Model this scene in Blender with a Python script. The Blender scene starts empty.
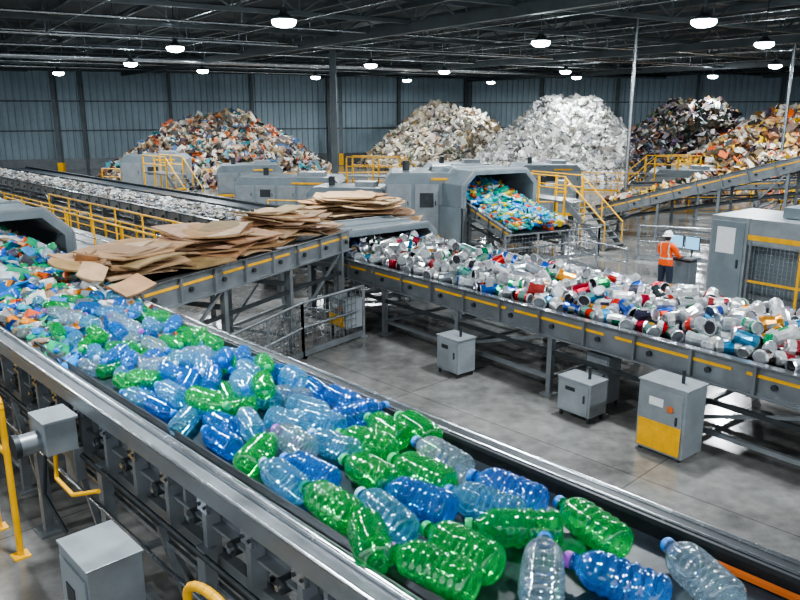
import bpy, math, random
import numpy as np
from mathutils import Vector, Matrix, noise
V=Vector
Z=V((0,0,1))
bpy.context.scene.view_settings.look='AgX - Medium High Contrast'
# ------------------------------------------------------------------ materials
def new_mat(name):
    m=bpy.data.materials.new(name); m.use_nodes=True
    nt=m.node_tree; nt.nodes.clear()
    o=nt.nodes.new('ShaderNodeOutputMaterial')
    return m,nt,o
def pmat(name,col,rough=.5,metal=0.,var=.25,scale=3.,bump=0.,emis=None,es=0.,spec=None,rvar=0.):
    m,nt,o=new_mat(name); N=nt.nodes; L=nt.links
    b=N.new('ShaderNodeBsdfPrincipled'); L.new(b.outputs[0],o.inputs[0])
    tc=N.new('ShaderNodeTexCoord'); nz=N.new('ShaderNodeTexNoise')
    nz.inputs['Scale'].default_value=scale; nz.inputs['Detail'].default_value=6; nz.inputs['Roughness'].default_value=.65
    L.new(tc.outputs['Object'],nz.inputs['Vector'])
    mr=N.new('ShaderNodeMapRange'); mr.inputs[1].default_value=.3; mr.inputs[2].default_value=.7
    mr.inputs[3].default_value=1-var; mr.inputs[4].default_value=1+var*.5
    L.new(nz.outputs[0],mr.inputs[0])
    mx=N.new('ShaderNodeVectorMath'); mx.operation='SCALE'; mx.inputs[0].default_value=col[:3]
    L.new(mr.outputs[0],mx.inputs['Scale']); L.new(mx.outputs[0],b.inputs['Base Color'])
    b.inputs['Roughness'].default_value=rough; b.inputs['Metallic'].default_value=metal
    if rvar:
        r2=N.new('ShaderNodeMapRange'); r2.inputs[1].default_value=.3; r2.inputs[2].default_value=.7
        r2.inputs[3].default_value=max(0.03,rough-rvar); r2.inputs[4].default_value=rough+rvar
        L.new(nz.outputs[0],r2.inputs[0]); L.new(r2.outputs[0],b.inputs['Roughness'])
    if bump:
        bp=N.new('ShaderNodeBump'); bp.inputs['Strength'].default_value=bump; bp.inputs['Distance'].default_value=.02
        L.new(nz.outputs[0],bp.inputs['Height']); L.new(bp.outputs[0],b.inputs['Normal'])
    if emis:
        b.inputs['Emission Color'].default_value=(*emis,1); b.inputs['Emission Strength'].default_value=es
    return m
def amat(name,rough=.5,metal=0.,scale=9.,var=.3):
    m,nt,o=new_mat(name); N=nt.nodes; L=nt.links
    b=N.new('ShaderNodeBsdfPrincipled'); L.new(b.outputs[0],o.inputs[0])
    at=N.new('ShaderNodeAttribute'); at.attribute_name='Col'
    tc=N.new('ShaderNodeTexCoord'); nz=N.new('ShaderNodeTexNoise'); nz.inputs['Scale'].default_value=scale
    L.new(tc.outputs['Object'],nz.inputs['Vector'])
    mr=N.new('ShaderNodeMapRange'); mr.inputs[1].default_value=.3; mr.inputs[2].default_value=.7
    mr.inputs[3].default_value=1-var; mr.inputs[4].default_value=1+var*.4
    L.new(nz.outputs[0],mr.inputs[0])
    mx=N.new('ShaderNodeVectorMath'); mx.operation='SCALE'
    L.new(at.outputs['Color'],mx.inputs[0]); L.new(mr.outputs[0],mx.inputs['Scale']); L.new(mx.outputs[0],b.inputs['Base Color'])
    b.inputs['Roughness'].default_value=rough; b.inputs['Metallic'].default_value=metal
    return m
def bottle_mat(name,tr,df,opac=.42):
    m,nt,o=new_mat(name); N=nt.nodes; L=nt.links
    t=N.new('ShaderNodeBsdfTransparent'); t.inputs[0].default_value=(*tr,1)
    d=N.new('ShaderNodeBsdfDiffuse'); d.inputs[0].default_value=(*df,1)
    tl=N.new('ShaderNodeBsdfTranslucent'); tl.inputs[0].default_value=(*df,1)
    m0=N.new('ShaderNodeMixShader'); m0.inputs[0].default_value=.5; L.new(d.outputs[0],m0.inputs[1]); L.new(tl.outputs[0],m0.inputs[2])
    lw=N.new('ShaderNodeLayerWeight'); lw.inputs[0].default_value=.35
    mr=N.new('ShaderNodeMapRange'); mr.inputs[3].default_value=opac*.6; mr.inputs[4].default_value=min(1,opac*1.8)
    L.new(lw.outputs['Facing'],mr.inputs[0])
    m1=N.new('ShaderNodeMixShader'); L.new(mr.outputs[0],m1.inputs[0]); L.new(t.outputs[0],m1.inputs[1]); L.new(m0.outputs[0],m1.inputs[2])
    g=N.new('ShaderNodeBsdfGlossy'); g.inputs['Roughness'].default_value=.07; g.inputs[0].default_value=(1,1,1,1)
    tc=N.new('ShaderNodeTexCoord'); nz=N.new('ShaderNodeTexNoise'); nz.inputs['Scale'].default_value=20; nz.inputs['Detail'].default_value=1
    L.new(tc.outputs['Object'],nz.inputs['Vector']); bp=N.new('ShaderNodeBump'); bp.inputs['Strength'].default_value=.18; bp.inputs['Distance'].default_value=.012
    L.new(nz.outputs[0],bp.inputs['Height'])
    for q in(g,d): L.new(bp.outputs[0],q.inputs['Normal'])
    fr=N.new('ShaderNodeFresnel'); fr.inputs[0].default_value=1.6; L.new(bp.outputs[0],fr.inputs['Normal'])
    ad=N.new('ShaderNodeMath'); ad.operation='MULTIPLY_ADD'; ad.inputs[1].default_value=.9; ad.inputs[2].default_value=.07
    L.new(fr.outputs[0],ad.inputs[0])
    m2=N.new('ShaderNodeMixShader'); L.new(ad.outputs[0],m2.inputs[0]); L.new(m1.outputs[0],m2.inputs[1]); L.new(g.outputs[0],m2.inputs[2])
    L.new(m2.outputs[0],o.inputs[0])
    return m
STEEL=pmat('painted_grey_steel',(.22,.24,.255),.38,.45,.22,2.5,rvar=.1)
BRIGHT=pmat('galvanised_steel',(.48,.51,.54),.24,.9,.12,3,rvar=.05)
DARKST=pmat('dark_steel',(.045,.052,.057),.5,.4,.3,4)
BELT=pmat('rubber_belt',(.028,.038,.048),.42,0,.35,6,.15)
YEL=pmat('safety_yellow',(.85,.44,.01),.42,0,.25,4)
ORG=pmat('orange_strip',(.6,.15,.03),.5,0,.2,4)
MACH=pmat('machine_grey_paint',(.20,.24,.265),.36,.15,.2,1.5,rvar=.1)
CAB=pmat('cabinet_grey_paint',(.27,.30,.32),.38,.2,.2,3,rvar=.1)
MDARK=pmat('machine_interior',(.03,.035,.04),.7,0,.2,3)
WHITE=pmat('white_label',(.75,.77,.78),.5,0,.1,8)
SCREEN=pmat('monitor_screen',(.1,.3,.4),.2,0,.6,12,emis=(.25,.6,.95),es=1.3)
DEB=amat('mixed_debris',.55,0)
DEBP=amat('plastic_debris',.22,0)
CANM=amat('can_metal',.25,.6,14,.25)
CARD=amat('cardboard',.8,0,5,.22)
STD=[STEEL,BELT,YEL,DARKST,BRIGHT,ORG,MACH,CAB,MDARK,WHITE,SCREEN]
iS,iB,iY,iD,iG,iO,iM,iC,iI,iW,iE=range(11)
# ------------------------------------------------------------------ mesh builder
class MB:
    def __init__(s): s.v=[];s.f=[];s.m=[];s.c=[];s.s=[]
    def add(s,vs,fs,mat=0,col=(1,1,1),smooth=False):
        o=len(s.v); s.v.extend([tuple(p) for p in vs])
        for f in fs:
            s.f.append([i+o for i in f]); s.m.append(mat); s.c.append(col); s.s.append(smooth)
    def box(s,c,size,ax=(V((1,0,0)),V((0,1,0)),Z),mat=0,col=(1,1,1)):
        c=V(c); a,b,d=[V(ax[i])*size[i]*.5 for i in range(3)]
        vs=[c-a-b-d,c+a-b-d,c+a+b-d,c-a+b-d,c-a-b+d,c+a-b+d,c+a+b+d,c-a+b+d]
        s.add(vs,[(0,3,2,1),(4,5,6,7),(0,1,5,4),(1,2,6,5),(2,3,7,6),(3,0,4,7)],mat,col)
    def beam(s,p0,p1,w,h,mat=0,col=(1,1,1)):
        p0=V(p0);p1=V(p1);d=p1-p0;L=d.length
        if L<1e-5:return
        d/=L; n=d.cross(Z)
        n=V((1,0,0)) if n.length<1e-3 else n.normalized()
        s.box((p0+p1)/2,(L,w,h),(d,n,n.cross(d)),mat,col)
    def tube(s,p0,p1,r,mat=0,seg=8,col=(1,1,1),r1=None):
        p0=V(p0);p1=V(p1);d=(p1-p0)
        if d.length<1e-5:return
        d.normalize(); n=d.cross(Z); n=V((1,0,0)) if n.length<1e-3 else n.normalized(); u=n.cross(d)
        r1=r if r1 is None else r1; vs=[]
        for p,rr in((p0,r),(p1,r1)):
            for i in range(seg):
                a=2*math.pi*i/seg; vs.append(p+n*math.cos(a)*rr+u*math.sin(a)*rr)
        s.add(vs,[(i,(i+1)%seg,seg+(i+1)%seg,seg+i) for i in range(seg)],mat,col,True)
        s.add(vs[:seg],[tuple(range(seg))[::-1]],mat,col); s.add(vs[seg:],[tuple(range(seg))],mat,col)
    def path(s,pts,r,mat=0,seg=8):
        for a,b in zip(pts[:-1],pts[1:]): s.tube(a,b,r,mat,seg)
    def prism(s,poly,c,ax,length,mat=0,col=(1,1,1)):
        c=V(c);n=len(poly);vs=[]
        for k in(-.5,.5):
            for a,b in poly: vs.append(c+V(ax[0])*a+V(ax[2])*b+V(ax[1])*k*length)
        fs=[tuple(range(n))[::-1],tuple(range(n,2*n))]+[(i,(i+1)%n,n+(i+1)%n,n+i) for i in range(n)]
        s.add(vs,fs,mat,col)
    def build(s,name,mats,bevel=0.,parent=None):
        me=bpy.data.meshes.new(name); me.from_pydata(s.v,[],s.f)
        for m in mats: me.materials.append(m)
        me.polygons.foreach_set('material_index',s.m)
        me.polygons.foreach_set('use_smooth',s.s)
        lt=np.array([len(f) for f in s.f]); c=np.array(s.c,dtype=np.float32)
        c=np.concatenate([c,np.ones((len(c),1),np.float32)],1)
        a=me.attributes.new('Col','FLOAT_COLOR','CORNER'); a.data.foreach_set('color',np.repeat(c,lt,axis=0).ravel())
        me.update()
        ob=bpy.data.objects.new(name,me); bpy.context.collection.objects.link(ob)
        if bevel:
            b=ob.modifiers.new('b','BEVEL'); b.width=bevel; b.segments=2; b.limit_method='ANGLE'
        if parent: ob.parent=parent
        return ob
# ------------------------------------------------------------------ room
CORN=(8,88);WL=(-60,62);WR=(70,68);BY=-12;RZ=9.9
def inside(p):
    x,y=p[0],p[1]
    if x<-59 or x>69 or y<BY: return False
    if x<8: return y< 62+(x+60)*26/68-.6
    return y< 88-(x-8)*20/62-.6
m,nt,o=new_mat('polished_concrete'); N=nt.nodes;L=nt.links
b=N.new('ShaderNodeBsdfPrincipled');L.new(b.outputs[0],o.inputs[0])
tc=N.new('ShaderNodeTexCoord')
n1=N.new('ShaderNodeTexNoise');n1.inputs['Scale'].default_value=.45;n1.inputs['Detail'].default_value=9;n1.inputs['Roughness'].default_value=.65
n2=N.new('ShaderNodeTexNoise');n2.inputs['Scale'].default_value=4;n2.inputs['Detail'].default_value=8
L.new(tc.outputs['Object'],n1.inputs[0]);L.new(tc.outputs['Object'],n2.inputs[0])
cr=N.new('ShaderNodeValToRGB');cr.color_ramp.elements[0].position=.36;cr.color_ramp.elements[0].color=(.095,.094,.09,1)
cr.color_ramp.elements[1].position=.64;cr.color_ramp.elements[1].color=(.255,.25,.24,1)
L.new(n1.outputs[0],cr.inputs[0])
mr=N.new('ShaderNodeMapRange');mr.inputs[1].default_value=.3;mr.inputs[2].default_value=.7;mr.inputs[3].default_value=.8;mr.inputs[4].default_value=1.15;L.new(n2.outputs[0],mr.inputs[0])
bk=N.new('ShaderNodeTexBrick');bk.inputs['Scale'].default_value=1;bk.offset=0;bk.inputs['Brick Width'].default_value=5;bk.inputs['Row Height'].default_value=5
bk.inputs['Mortar Size'].default_value=.012;bk.inputs['Color1'].default_value=(1,1,1,1);bk.inputs['Color2'].default_value=(.93,.93,.93,1);bk.inputs['Mortar'].default_value=(.5,.5,.5,1)
mp=N.new('ShaderNodeMapping');mp.inputs['Rotation'].default_value=(0,0,.8);L.new(tc.outputs['Object'],mp.inputs[0]);L.new(mp.outputs[0],bk.inputs[0])
s1=N.new('ShaderNodeVectorMath');s1.operation='SCALE';L.new(cr.outputs[0],s1.inputs[0]);L.new(mr.outputs[0],s1.inputs['Scale'])
s2=N.new('ShaderNodeVectorMath');s2.operation='MULTIPLY';L.new(s1.outputs[0],s2.inputs[0]);L.new(bk.outputs[0],s2.inputs[1])
L.new(s2.outputs[0],b.inputs['Base Color'])
rr=N.new('ShaderNodeMapRange');rr.inputs[1].default_value=.35;rr.inputs[2].default_value=.65;rr.inputs[3].default_value=.08;rr.inputs[4].default_value=.24
L.new(n1.outputs[0],rr.inputs[0]);L.new(rr.outputs[0],b.inputs['Roughness']);b.inputs['Specular IOR Level'].default_value=.9
FLOOR=m
WALL=pmat('corrugated_wall_paint',(.37,.47,.53),.5,.1,.2,.25)
ROOF=pmat('roof_deck',(.045,.055,.06),.7,.1,.3,.5)
TR=pmat('truss_steel',(.12,.14,.15),.5,.3,.3,1)
poly=[WL+(0,),CORN+(0,),WR+(0,),(70,BY,0),(-60,BY,0)]
B=MB();B.add([(p[0],p[1],-.0) for p in poly]+[(p[0],p[1],-.3) for p in poly],[(4,3,2,1,0),(5,6,7,8,9)]+[(i,(i+1)%5,5+(i+1)%5,5+i) for i in range(5)]);B.build('floor',[FLOOR])
B=MB();B.add([(p[0],p[1],RZ) for p in poly]+[(p[0],p[1],RZ+.3) for p in poly],[(4,3,2,1,0),(5,6,7,8,9)]+[(i,(i+1)%5,5+(i+1)%5,5+i) for i in range(5)]);B.build('ceiling',[ROOF])
def corr(name,a,b,step=.6,dep=.12):
    B=MB();a=V((*a,0));b=V((*b,0));d=(b-a);Ln=d.length;d.normalize();n=d.cross(Z)
    k=int(Ln/step);vs=[];
    for i in range(k+1):
        for f,o_ in((0,0),(.6,0),(.7,dep),(.9,dep)):
            p=a+d*min(Ln,(i+f)*step)+n*o_
            vs.append(p)
    m=len(vs); allv=[v.copy() for v in vs]+[v+Z*RZ for v in vs]
    B.add(allv,[(i,i+1,m+i+1,m+i) for i in range(m-1)],0)
    for z,h in((.5,1.0),(3.6,.12),(6.3,.12),(9.2,.4)):
        B.beam(a+Z*z+n*.16,b+Z*z+n*.16,.12,h,1 if h<.9 else 2)
    t=0
    while t<Ln:
        B.box(a+d*t+n*.3+Z*RZ/2,(.3,.35,RZ),(d,n,Z),1); t+=8
    B.build(name,[WALL,TR,STEEL])
corr('wall_left',(-60,BY),WL); corr('wall_back_left',WL,CORN); corr('wall_back_right',CORN,WR); corr('wall_right',WR,(70,BY))
A_=V((-.545,.838,0));B_=V((.838,.545,0))
B=MB()
for ia in range(0,15):
    a=14+ia*6.4
    for ib in range(-24,34):
        b0=A_*a+B_*(ib*2.6); b1=A_*a+B_*((ib+1)*2.6)
        if inside(b0) and inside(b1):
            B.beam(b0+Z*8.95,b1+Z*8.95,.18,.15); B.beam(b0+Z*(RZ-.1),b1+Z*(RZ-.1),.2,.16)
            md=(b0+b1)/2
            B.beam(b0+Z*8.95,md+Z*(RZ-.1),.07,.07); B.beam(md+Z*(RZ-.1),b1+Z*8.95,.07,.07)
            B.beam(b0+Z*8.95,b0+Z*(RZ-.1),.06,.06)
B.build('roof_truss_framework',[TR])
B=MB()
for ib in range(-38,52):
    for ia in range(4,32):
        p=B_*(ib*1.5)+A_*(ia*3); q=p+A_*3
        if inside(p) and inside(q):
            if ib%2==0: B.beam(p+Z*(RZ-.3),q+Z*(RZ-.3),.14,.22)
            if ib%12==0: B.beam(p+Z*8.75,q+Z*8.75,.3,.4)
            if ib%6==1: B.tube(p+Z*9.15,q+Z*9.15,.05,1,6)
            if ib%5==4: B.tube(p+Z*8.85,q+Z*8.85,.03,1,6)
B.build('roof_purlins',[TR,BRIGHT])
B=MB()
for off,z,r in((52,8.7,.2),(37,8.7,.07),(38,8.9,.05),(60,8.8,.06),(30,8.8,.05),(45,8.8,.06),(67,8.8,.08)):
    for ib in range(-22,30):
        p=B_*(ib*3.0)+A_*off; q=p+B_*3
        if inside(p) and inside(q): B.tube(p+Z*z,q+Z*z,r,0,10); B.beam(p+Z*z,p+Z*RZ,.04,.04)
B.build('ceiling_pipework',[BRIGHT])
def hcol(name,x,y,w=.36):
    B=MB();h=RZ-.02;B.box((x,y,h/2),(w,.04,h));B.box((x,y-w/2,h/2),(w,.04,h));B.box((x,y+w/2,h/2),(w,.04,h))
    B.box((x,y,h/2),(.05,w,h)); B.box((x,y,.02),(w*1.6,w*1.6,.04)); B.box((x,y,.6),(w+.1,w+.1,1.2),mat=1)
    B.build(name,[TR,YEL])
for x,y in((-3.9,45.5),(-28.5,64),(-48,50),(-6,78),(44,40),(-44,30)): hcol('steel_column',x,y)
for x,y in((10.6,35.5),(21.5,43)):
    B=MB();B.tube((x,y,0),(x,y,RZ-.02),.085,0,10);B.box((x,y,.02),(.4,.4,.04));B.build('vertical_pipe',[BRIGHT])
# ------------------------------------------------------------------ lamps
LAMPM=pmat('lamp_lens',(1,1,1),.4,0,0,1,emis=(.85,.95,1),es=70)
B=MB()
seg=16
for (z0,r0,z1,r1,mt) in((.02,.34,.12,.28,0),(.12,.28,.24,.12,0),(.24,.12,.42,.09,0),(.42,.02,1.88,.02,0)):
    vs=[(r*math.cos(2*math.pi*i/seg),r*math.sin(2*math.pi*i/seg),z) for z,r in((z0,r0),(z1,r1)) for i in range(seg)]
    B.add(vs,[(i,(i+1)%seg,seg+(i+1)%seg,seg+i) for i in range(seg)],mt)
pr=[(.05,.35),(-.02,.36),(-.09,.31),(-.14,.2),(-.16,.02)]
vs=[(r*math.cos(2*math.pi*i/seg),r*math.sin(2*math.pi*i/seg),z) for z,r in pr for i in range(seg)]
B.add(vs,[(j*seg+i,j*seg+(i+1)%seg,(j+1)*seg+(i+1)%seg,(j+1)*seg+i) for j in range(4) for i in range(seg)],1,(1,1,1),True)
lampob=B.build('high_bay_lamp',[DARKST,LAMPM]); lampme=lampob.data
lamps=[(-3.4,23.3),(8.9,23.3),(-9.4,33),(5.4,30.3),(-1.7,45.5),(-15.1,44),(-6.7,62),(.6,68),(-13.1,52),(8.5,73),(11.2,53),(14.3,31),
       (-24,55),(24,60),(28,44),(-30,42),(22,46),(14,62),(-20,30),(3,53),(27,28),  # extra lamps, added to light the farther parts of the hall
       (-11,16),(4,13.5),(15,17),(-3,7.5),(9,6),(-12,4),(1.5,-4),(20,7),(-24,16)]  # out of view, overhead and behind camera; added to light the foreground
for i,(x,y) in enumerate(lamps):
    ob=lampob if i==0 else bpy.data.objects.new('high_bay_lamp',lampme)
    if i: bpy.context.collection.objects.link(ob)
    ob.location=(x,y,RZ-1.9)
    ld=bpy.data.lights.new('bay_light','AREA'); ld.shape='DISK'; ld.size=.68; ld.color=(.92,.97,1)
    ld.energy=1050 if y>40 else (820 if y>25 else 720)
    lo=bpy.data.objects.new('lamp_light',ld); bpy.context.collection.objects.link(lo); lo.parent=ob; lo.location=(0,0,-.2)
w=bpy.data.worlds.new('W');bpy.context.scene.world=w;w.use_nodes=True
w.node_tree.nodes['Background'].inputs[0].default_value=(.74,.85,.95,1);w.node_tree.nodes['Background'].inputs[1].default_value=1.4
# ------------------------------------------------------------------ generic parts
def conveyor(name,p0,p1,w,side=.35,legs=2.2,stripe=True,extra=None,leg_in=0.,legmin=.25):
    B=MB();p0=V(p0);p1=V(p1);d=p1-p0;L=d.length;d.normalize();n=d.cross(Z).normalized();u=n.cross(d);ax=(d,n,u);c=(p0+p1)/2
    B.box(c-u*.03,(L,w-.16,.05),ax,iB); B.box(c-u*(side-.02),(L*.98,w-.3,.03),ax,iB)
    for sg in(-1,1):
        e=c+n*sg*w/2
        B.box(e+u*(.09-side/2),(L,.03,side),ax,iS)
        if extra is None: B.box(e+u*.1+n*sg*.03,(L,.15,.025),ax,iG)
        B.box(e+u*(.09-side)+n*sg*.05,(L,.13,.03),ax,iS)
        B.box(e-n*sg*.1+u*.04,(L,.02,.12),ax,iD)
        k=int(L/1.1)
        for i in range(k+1):
            q=p0+d*(i+.5)*L/(k+1)+n*sg*(w/2+.05)
            B.box(q+u*(.09-side/2),(.05,.08,side-.03),ax,iS)
            B.tube(q-n*sg*.04+d*.3+u*(-side*.4),q+n*sg*.02+d*.3+u*(-side*.4),.05,iD,8)
        if stripe:
            k=max(1,int(L/2.2))
            for i in range(k):
                q=p0+d*(i+.5)*L/k+n*sg*(w/2+.022)
                B.box(q+u*(.03-side*.22),(L/k*.9,.02,.05),ax,iY)
    k=max(1,int(L/legs)); prev=None
    for i in range(k+1):
        q=p0+d*(.4+i*(L-.8)/k); top=q.z-side+.1
        if top<legmin: continue
        for sg in(-1,1):
            g=q+n*sg*(w/2-leg_in)
            B.box((g.x,g.y,top/2),(.11,.11,top),(V((d.x,d.y,0)).normalized(),n,Z),iS)
            B.box((g.x,g.y,.015),(.26,.26,.03),(V((d.x,d.y,0)).normalized(),n,Z),iS)
        B.beam(V((q.x,q.y,top*.8))-n*w/2,V((q.x,q.y,top*.8))+n*w/2,.08,.1,iS)
        B.beam(V((q.x,q.y,.35))-n*w/2,V((q.x,q.y,.35))+n*w/2,.07,.07,iS)
        if prev is not None:
            for sg in(-1,1):
                a=prev[0]+n*sg*(w/2-leg_in); b=q+n*sg*(w/2-leg_in)
                if i%3!=1: B.beam((a.x,a.y,.35),(b.x,b.y,.35),.07,.08,iS)
                if i%2: B.beam((a.x,a.y,.4),(b.x,b.y,top),.05,.06,iS)
                B.beam((a.x,a.y,prev[1]*.72),(b.x,b.y,top*.72),.06,.08,iD)
        prev=(q,top)
    k=int(L/1.2)
    for i in range(k):
        q=p0+d*(i+.5)*L/k-u*(side*.6); B.tube(q-n*w*.47,q+n*w*.47,.06,iD,8)
    if extra: extra(B,d,n,u)
    return B.build(name,STD)
def railing(name,pts,h=1.1,post=YEL,base=0,mesh=False):
    B=MB()
    for a,b in zip(pts[:-1],pts[1:]):
        a=V(a);b=V(b);L=(b-a).length;k=max(1,int(L/1.4))
        for i in range(k+1):
            p=a.lerp(b,i/k); B.box(p+Z*h/2,(.06,.06,h),mat=1)
            B.box(p+Z*.01,(.16,.16,.02),mat=1)
        B.tube(a+Z*h,b+Z*h,.035,1,6); B.tube(a+Z*h*.55,b+Z*h*.55,.028,1,6)
        B.beam(a+Z*.1,b+Z*.1,.02,.14,1)
        if mesh:
            k=int(L/.15)
            for i in range(k): p=a.lerp(b,i/k); B.tube(p+Z*.1,p+Z*h,.008,0,4)
            for j in range(1,7): B.tube(a+Z*h*j/7,b+Z*h*j/7,.008,0,4)
    return B.build(name,[BRIGHT,post])
def piece(B,c,s,col,rng,mat=0,flat=False):
    M=Matrix.Rotation(rng.uniform(0,6.28),3,'Z')@Matrix.Rotation(rng.uniform(-1,1)*(.35 if flat else 1.2),3,'X')@Matrix.Rotation(rng.uniform(-1,1)*(.35 if flat else 1.2),3,'Y')
    c=V(c)
    if rng.random()<.55:
        a=s*rng.uniform(.4,.7);b=s*rng.uniform(.25,.6);vs=[]
        for j in(-1,0,1):
            for i in(-1,0,1):
                vs.append(c+M@V((i*a+rng.uniform(-.1,.1)*s,j*b+rng.uniform(-.1,.1)*s,rng.uniform(-.16,.16)*s)))
        B.add(vs,[(0,1,4,3),(1,2,5,4),(3,4,7,6),(4,5,8,7)],mat,col)
    else:
        a=s*rng.uniform(.25,.5);b=s*rng.uniform(.18,.4);t=s*rng.uniform(.08,.3);vs=[]
        for k in(-1,1):
            for (i,j) in((-1,-1),(1,-1),(1,1),(-1,1)):
                vs.append(c+M@V((i*a*rng.uniform(.75,1.15),j*b*rng.uniform(.75,1.15),k*t*rng.uniform(.6,1.1))))
        B.add(vs,[(0,3,2,1),(4,5,6,7),(0,1,5,4),(1,2,6,5),(2,3,7,6),(3,0,4,7)],mat,col)
def jit(c,rng,a=.25):
    k=1+rng.uniform(-a,a); return tuple(min(1,max(0,x*k+rng.uniform(-.02,.02))) for x in c)
def pile(name,cx,cy,rx,ry,h,count,size,pal,seed,base=(.2,.18,.16)):
    rng=random.Random(seed);B=MB()
    def H(x,y):
        r=math.sqrt(x*x+y*y); k=max(0,1-r)
        nz=noise.noise(V((x*2.2+seed*3.1,y*2.2,seed)))
        return max(0,h*(min(1,k*1.3)**.85)*(1+.22*nz)*(1-.05*math.exp(-(r/.15)**2)))
    n=40;vs=[];
    for j in range(n+1):
        for i in range(n+1):
            x=-1+2*i/n;y=-1+2*j/n; vs.append((cx+x*rx,cy+y*ry,H(x,y)-.12))
    B.add(vs,[(j*(n+1)+i,j*(n+1)+i+1,(j+1)*(n+1)+i+1,(j+1)*(n+1)+i) for j in range(n) for i in range(n) if min((-1+2*(i+.5)/n)**2+(-1+2*(j+.5)/n)**2,9)<1.0],0,base)
    k=0
    while k<count:
        a=rng.uniform(0,6.283);r=math.sqrt(rng.random())*1.0;x=r*math.cos(a);y=r*math.sin(a)
        if y>.35: 
            if rng.random()<.7: continue
        s=size*rng.choice((.5,.7,.8,1,1.2,1.7))
        piece(B,(cx+x*rx,cy+y*ry,H(x,y)+rng.uniform(-.05,.2)),s,jit(rng.choice(pal),rng,.35),rng)
        k+=1
    B.build(name,[DEB])
brown=[(.38,.24,.14),(.55,.44,.32),(.62,.57,.48),(.2,.14,.1),(.45,.33,.22),(.06,.06,.07),(.07,.06,.05),(.22,.15,.11),(.66,.63,.58),(.05,.22,.25),(.55,.14,.04),(.25,.25,.25),(.08,.16,.32),(.12,.1,.08)]
beige=[(.5,.45,.36),(.6,.55,.45),(.38,.33,.26),(.62,.59,.53),(.2,.18,.15),(.33,.24,.15),(.15,.15,.15),(.28,.26,.22)]
whit=[(.72,.72,.70),(.64,.64,.62),(.75,.74,.70),(.5,.5,.48),(.5,.47,.42),(.3,.3,.3),(.7,.7,.7)]
dark=[(.04,.04,.045),(.06,.06,.065),(.08,.08,.08),(.12,.1,.09),(.05,.045,.04),(.32,.3,.27),(.045,.05,.05),(.2,.1,.05)]
warm=[(.55,.34,.13),(.7,.43,.03),(.62,.56,.46),(.32,.15,.07),(.1,.07,.05),(.55,.1,.02),(.66,.62,.55),(.2,.16,.12),(.06,.06,.06)]
pile('mixed_waste_pile',-14.7,62,9.4,8,4.9,6800,.5,brown,1,(.1,.08,.07))
pile('paper_waste_pile',4.8,75.5,8.8,7.5,5.5,4400,.55,beige,2,(.2,.18,.15))
pile('white_plastic_pile',14.5,66,8.6,8,6.1,5400,.5,whit,3,(.25,.25,.24))
pile('dark_scrap_pile',24.0,63,8.2,7.5,5.7,5000,.5,dark,4,(.03,.03,.03))
pile('household_waste_pile',29,53,11,8.5,5.5,6400,.5,warm,5,(.1,.08,.06))
# ------------------------------------------------------------------ foreground bottle conveyor
D1=V((-.687,.727,0)).normalized();N1=V((.727,.687,0)).normalized()
def F(s,n,z=0): return D1*s+N1*n+Z*z
def fg_extra(B,d,n,u):
    ax=(D1,N1,Z)
    for sg,nn in((-1,2.93),(1,4.94)):
        B.box(F(8,nn+sg*.12,2.33),(20,.05,.06),ax,iD)
        B.box(F(8,nn+sg*.02,1.62),(20,.1,.16),ax,iS)
        B.box(F(8,nn+sg*.10,1.42),(20,.04,.05),ax,iG)
        for i in range(28):
            s=-1.6+i*.7
            B.box(F(s,nn+sg*.09,2.0),(.07,.14,.72),ax,iS)
            B.box(F(s,nn+sg*.15,2.2),(.16,.05,.12),ax,iG)
            for q in(-.05,.05): B.tube(F(s+q,nn+sg*.17,2.2),F(s+q,nn+sg*.19,2.2),.016,iD,6)
            B.tube(F(s+.3,nn+sg*.02,1.95),F(s+.3,nn+sg*.14,1.95),.07,iD,10)
            B.tube(F(s+.3,nn+sg*.13,1.95),F(s+.3,nn+sg*.17,1.95),.03,iG,8)
        for i in range(9):
            s=-1.2+i*2.2
            B.box(F(s,nn+sg*.16,.9),(.14,.12,1.8),ax,iS); B.box(F(s,nn+sg*.16,.02),(.32,.3,.04),ax,iS)
            B.beam(F(s,nn+sg*.16,.5),F(s+1.0,nn+sg*.12,1.55),.06,.06,iS)
        B.tube(F(-2,nn+sg*.22,1.75),F(18,nn+sg*.22,1.75),.03,iD,6)
        B.tube(F(-2,nn+sg*.24,1.3),F(18,nn+sg*.24,1.3),.025,iG,6)
    B.box(F(8,2.95,2.455),(20,.14,.012),(D1,(N1*.86-Z*.5),(Z*.86+N1*.5)),iG)
    B.tube(F(-2,2.88,2.5),F(18,2.88,2.5),.035,iG,12)
    B.box(F(8,2.80,2.47),(20,.13,.025),ax,iS); B.box(F(8,2.74,2.38),(20,.02,.2),ax,iS); B.tube(F(-2,2.73,2.47),F(18,2.73,2.47),.02,iG,10)
    B.box(F(8,4.99,2.50),(20,.14,.03),ax,iD); B.box(F(8,4.84,2.47),(20,.03,.14),ax,iD); B.tube(F(-2,5.06,2.51),F(18,5.06,2.51),.025,iG,8)
    B.tube(F(-2,4.9,2.53),F(18,4.9,2.53),.015,iG,8)
    B.box(F(8,4.92,2.44),(20,.1,.1),ax,iD)
    B.box(F(-.3,4.78,2.43),(4.4,.05,.03),ax,iO)
conveyor('bottle_conveyor',F(-2,3.935,2.4),F(18,3.935,2.4),2.0,side=.5,legs=3.3,stripe=False,extra=fg_extra)
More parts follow.
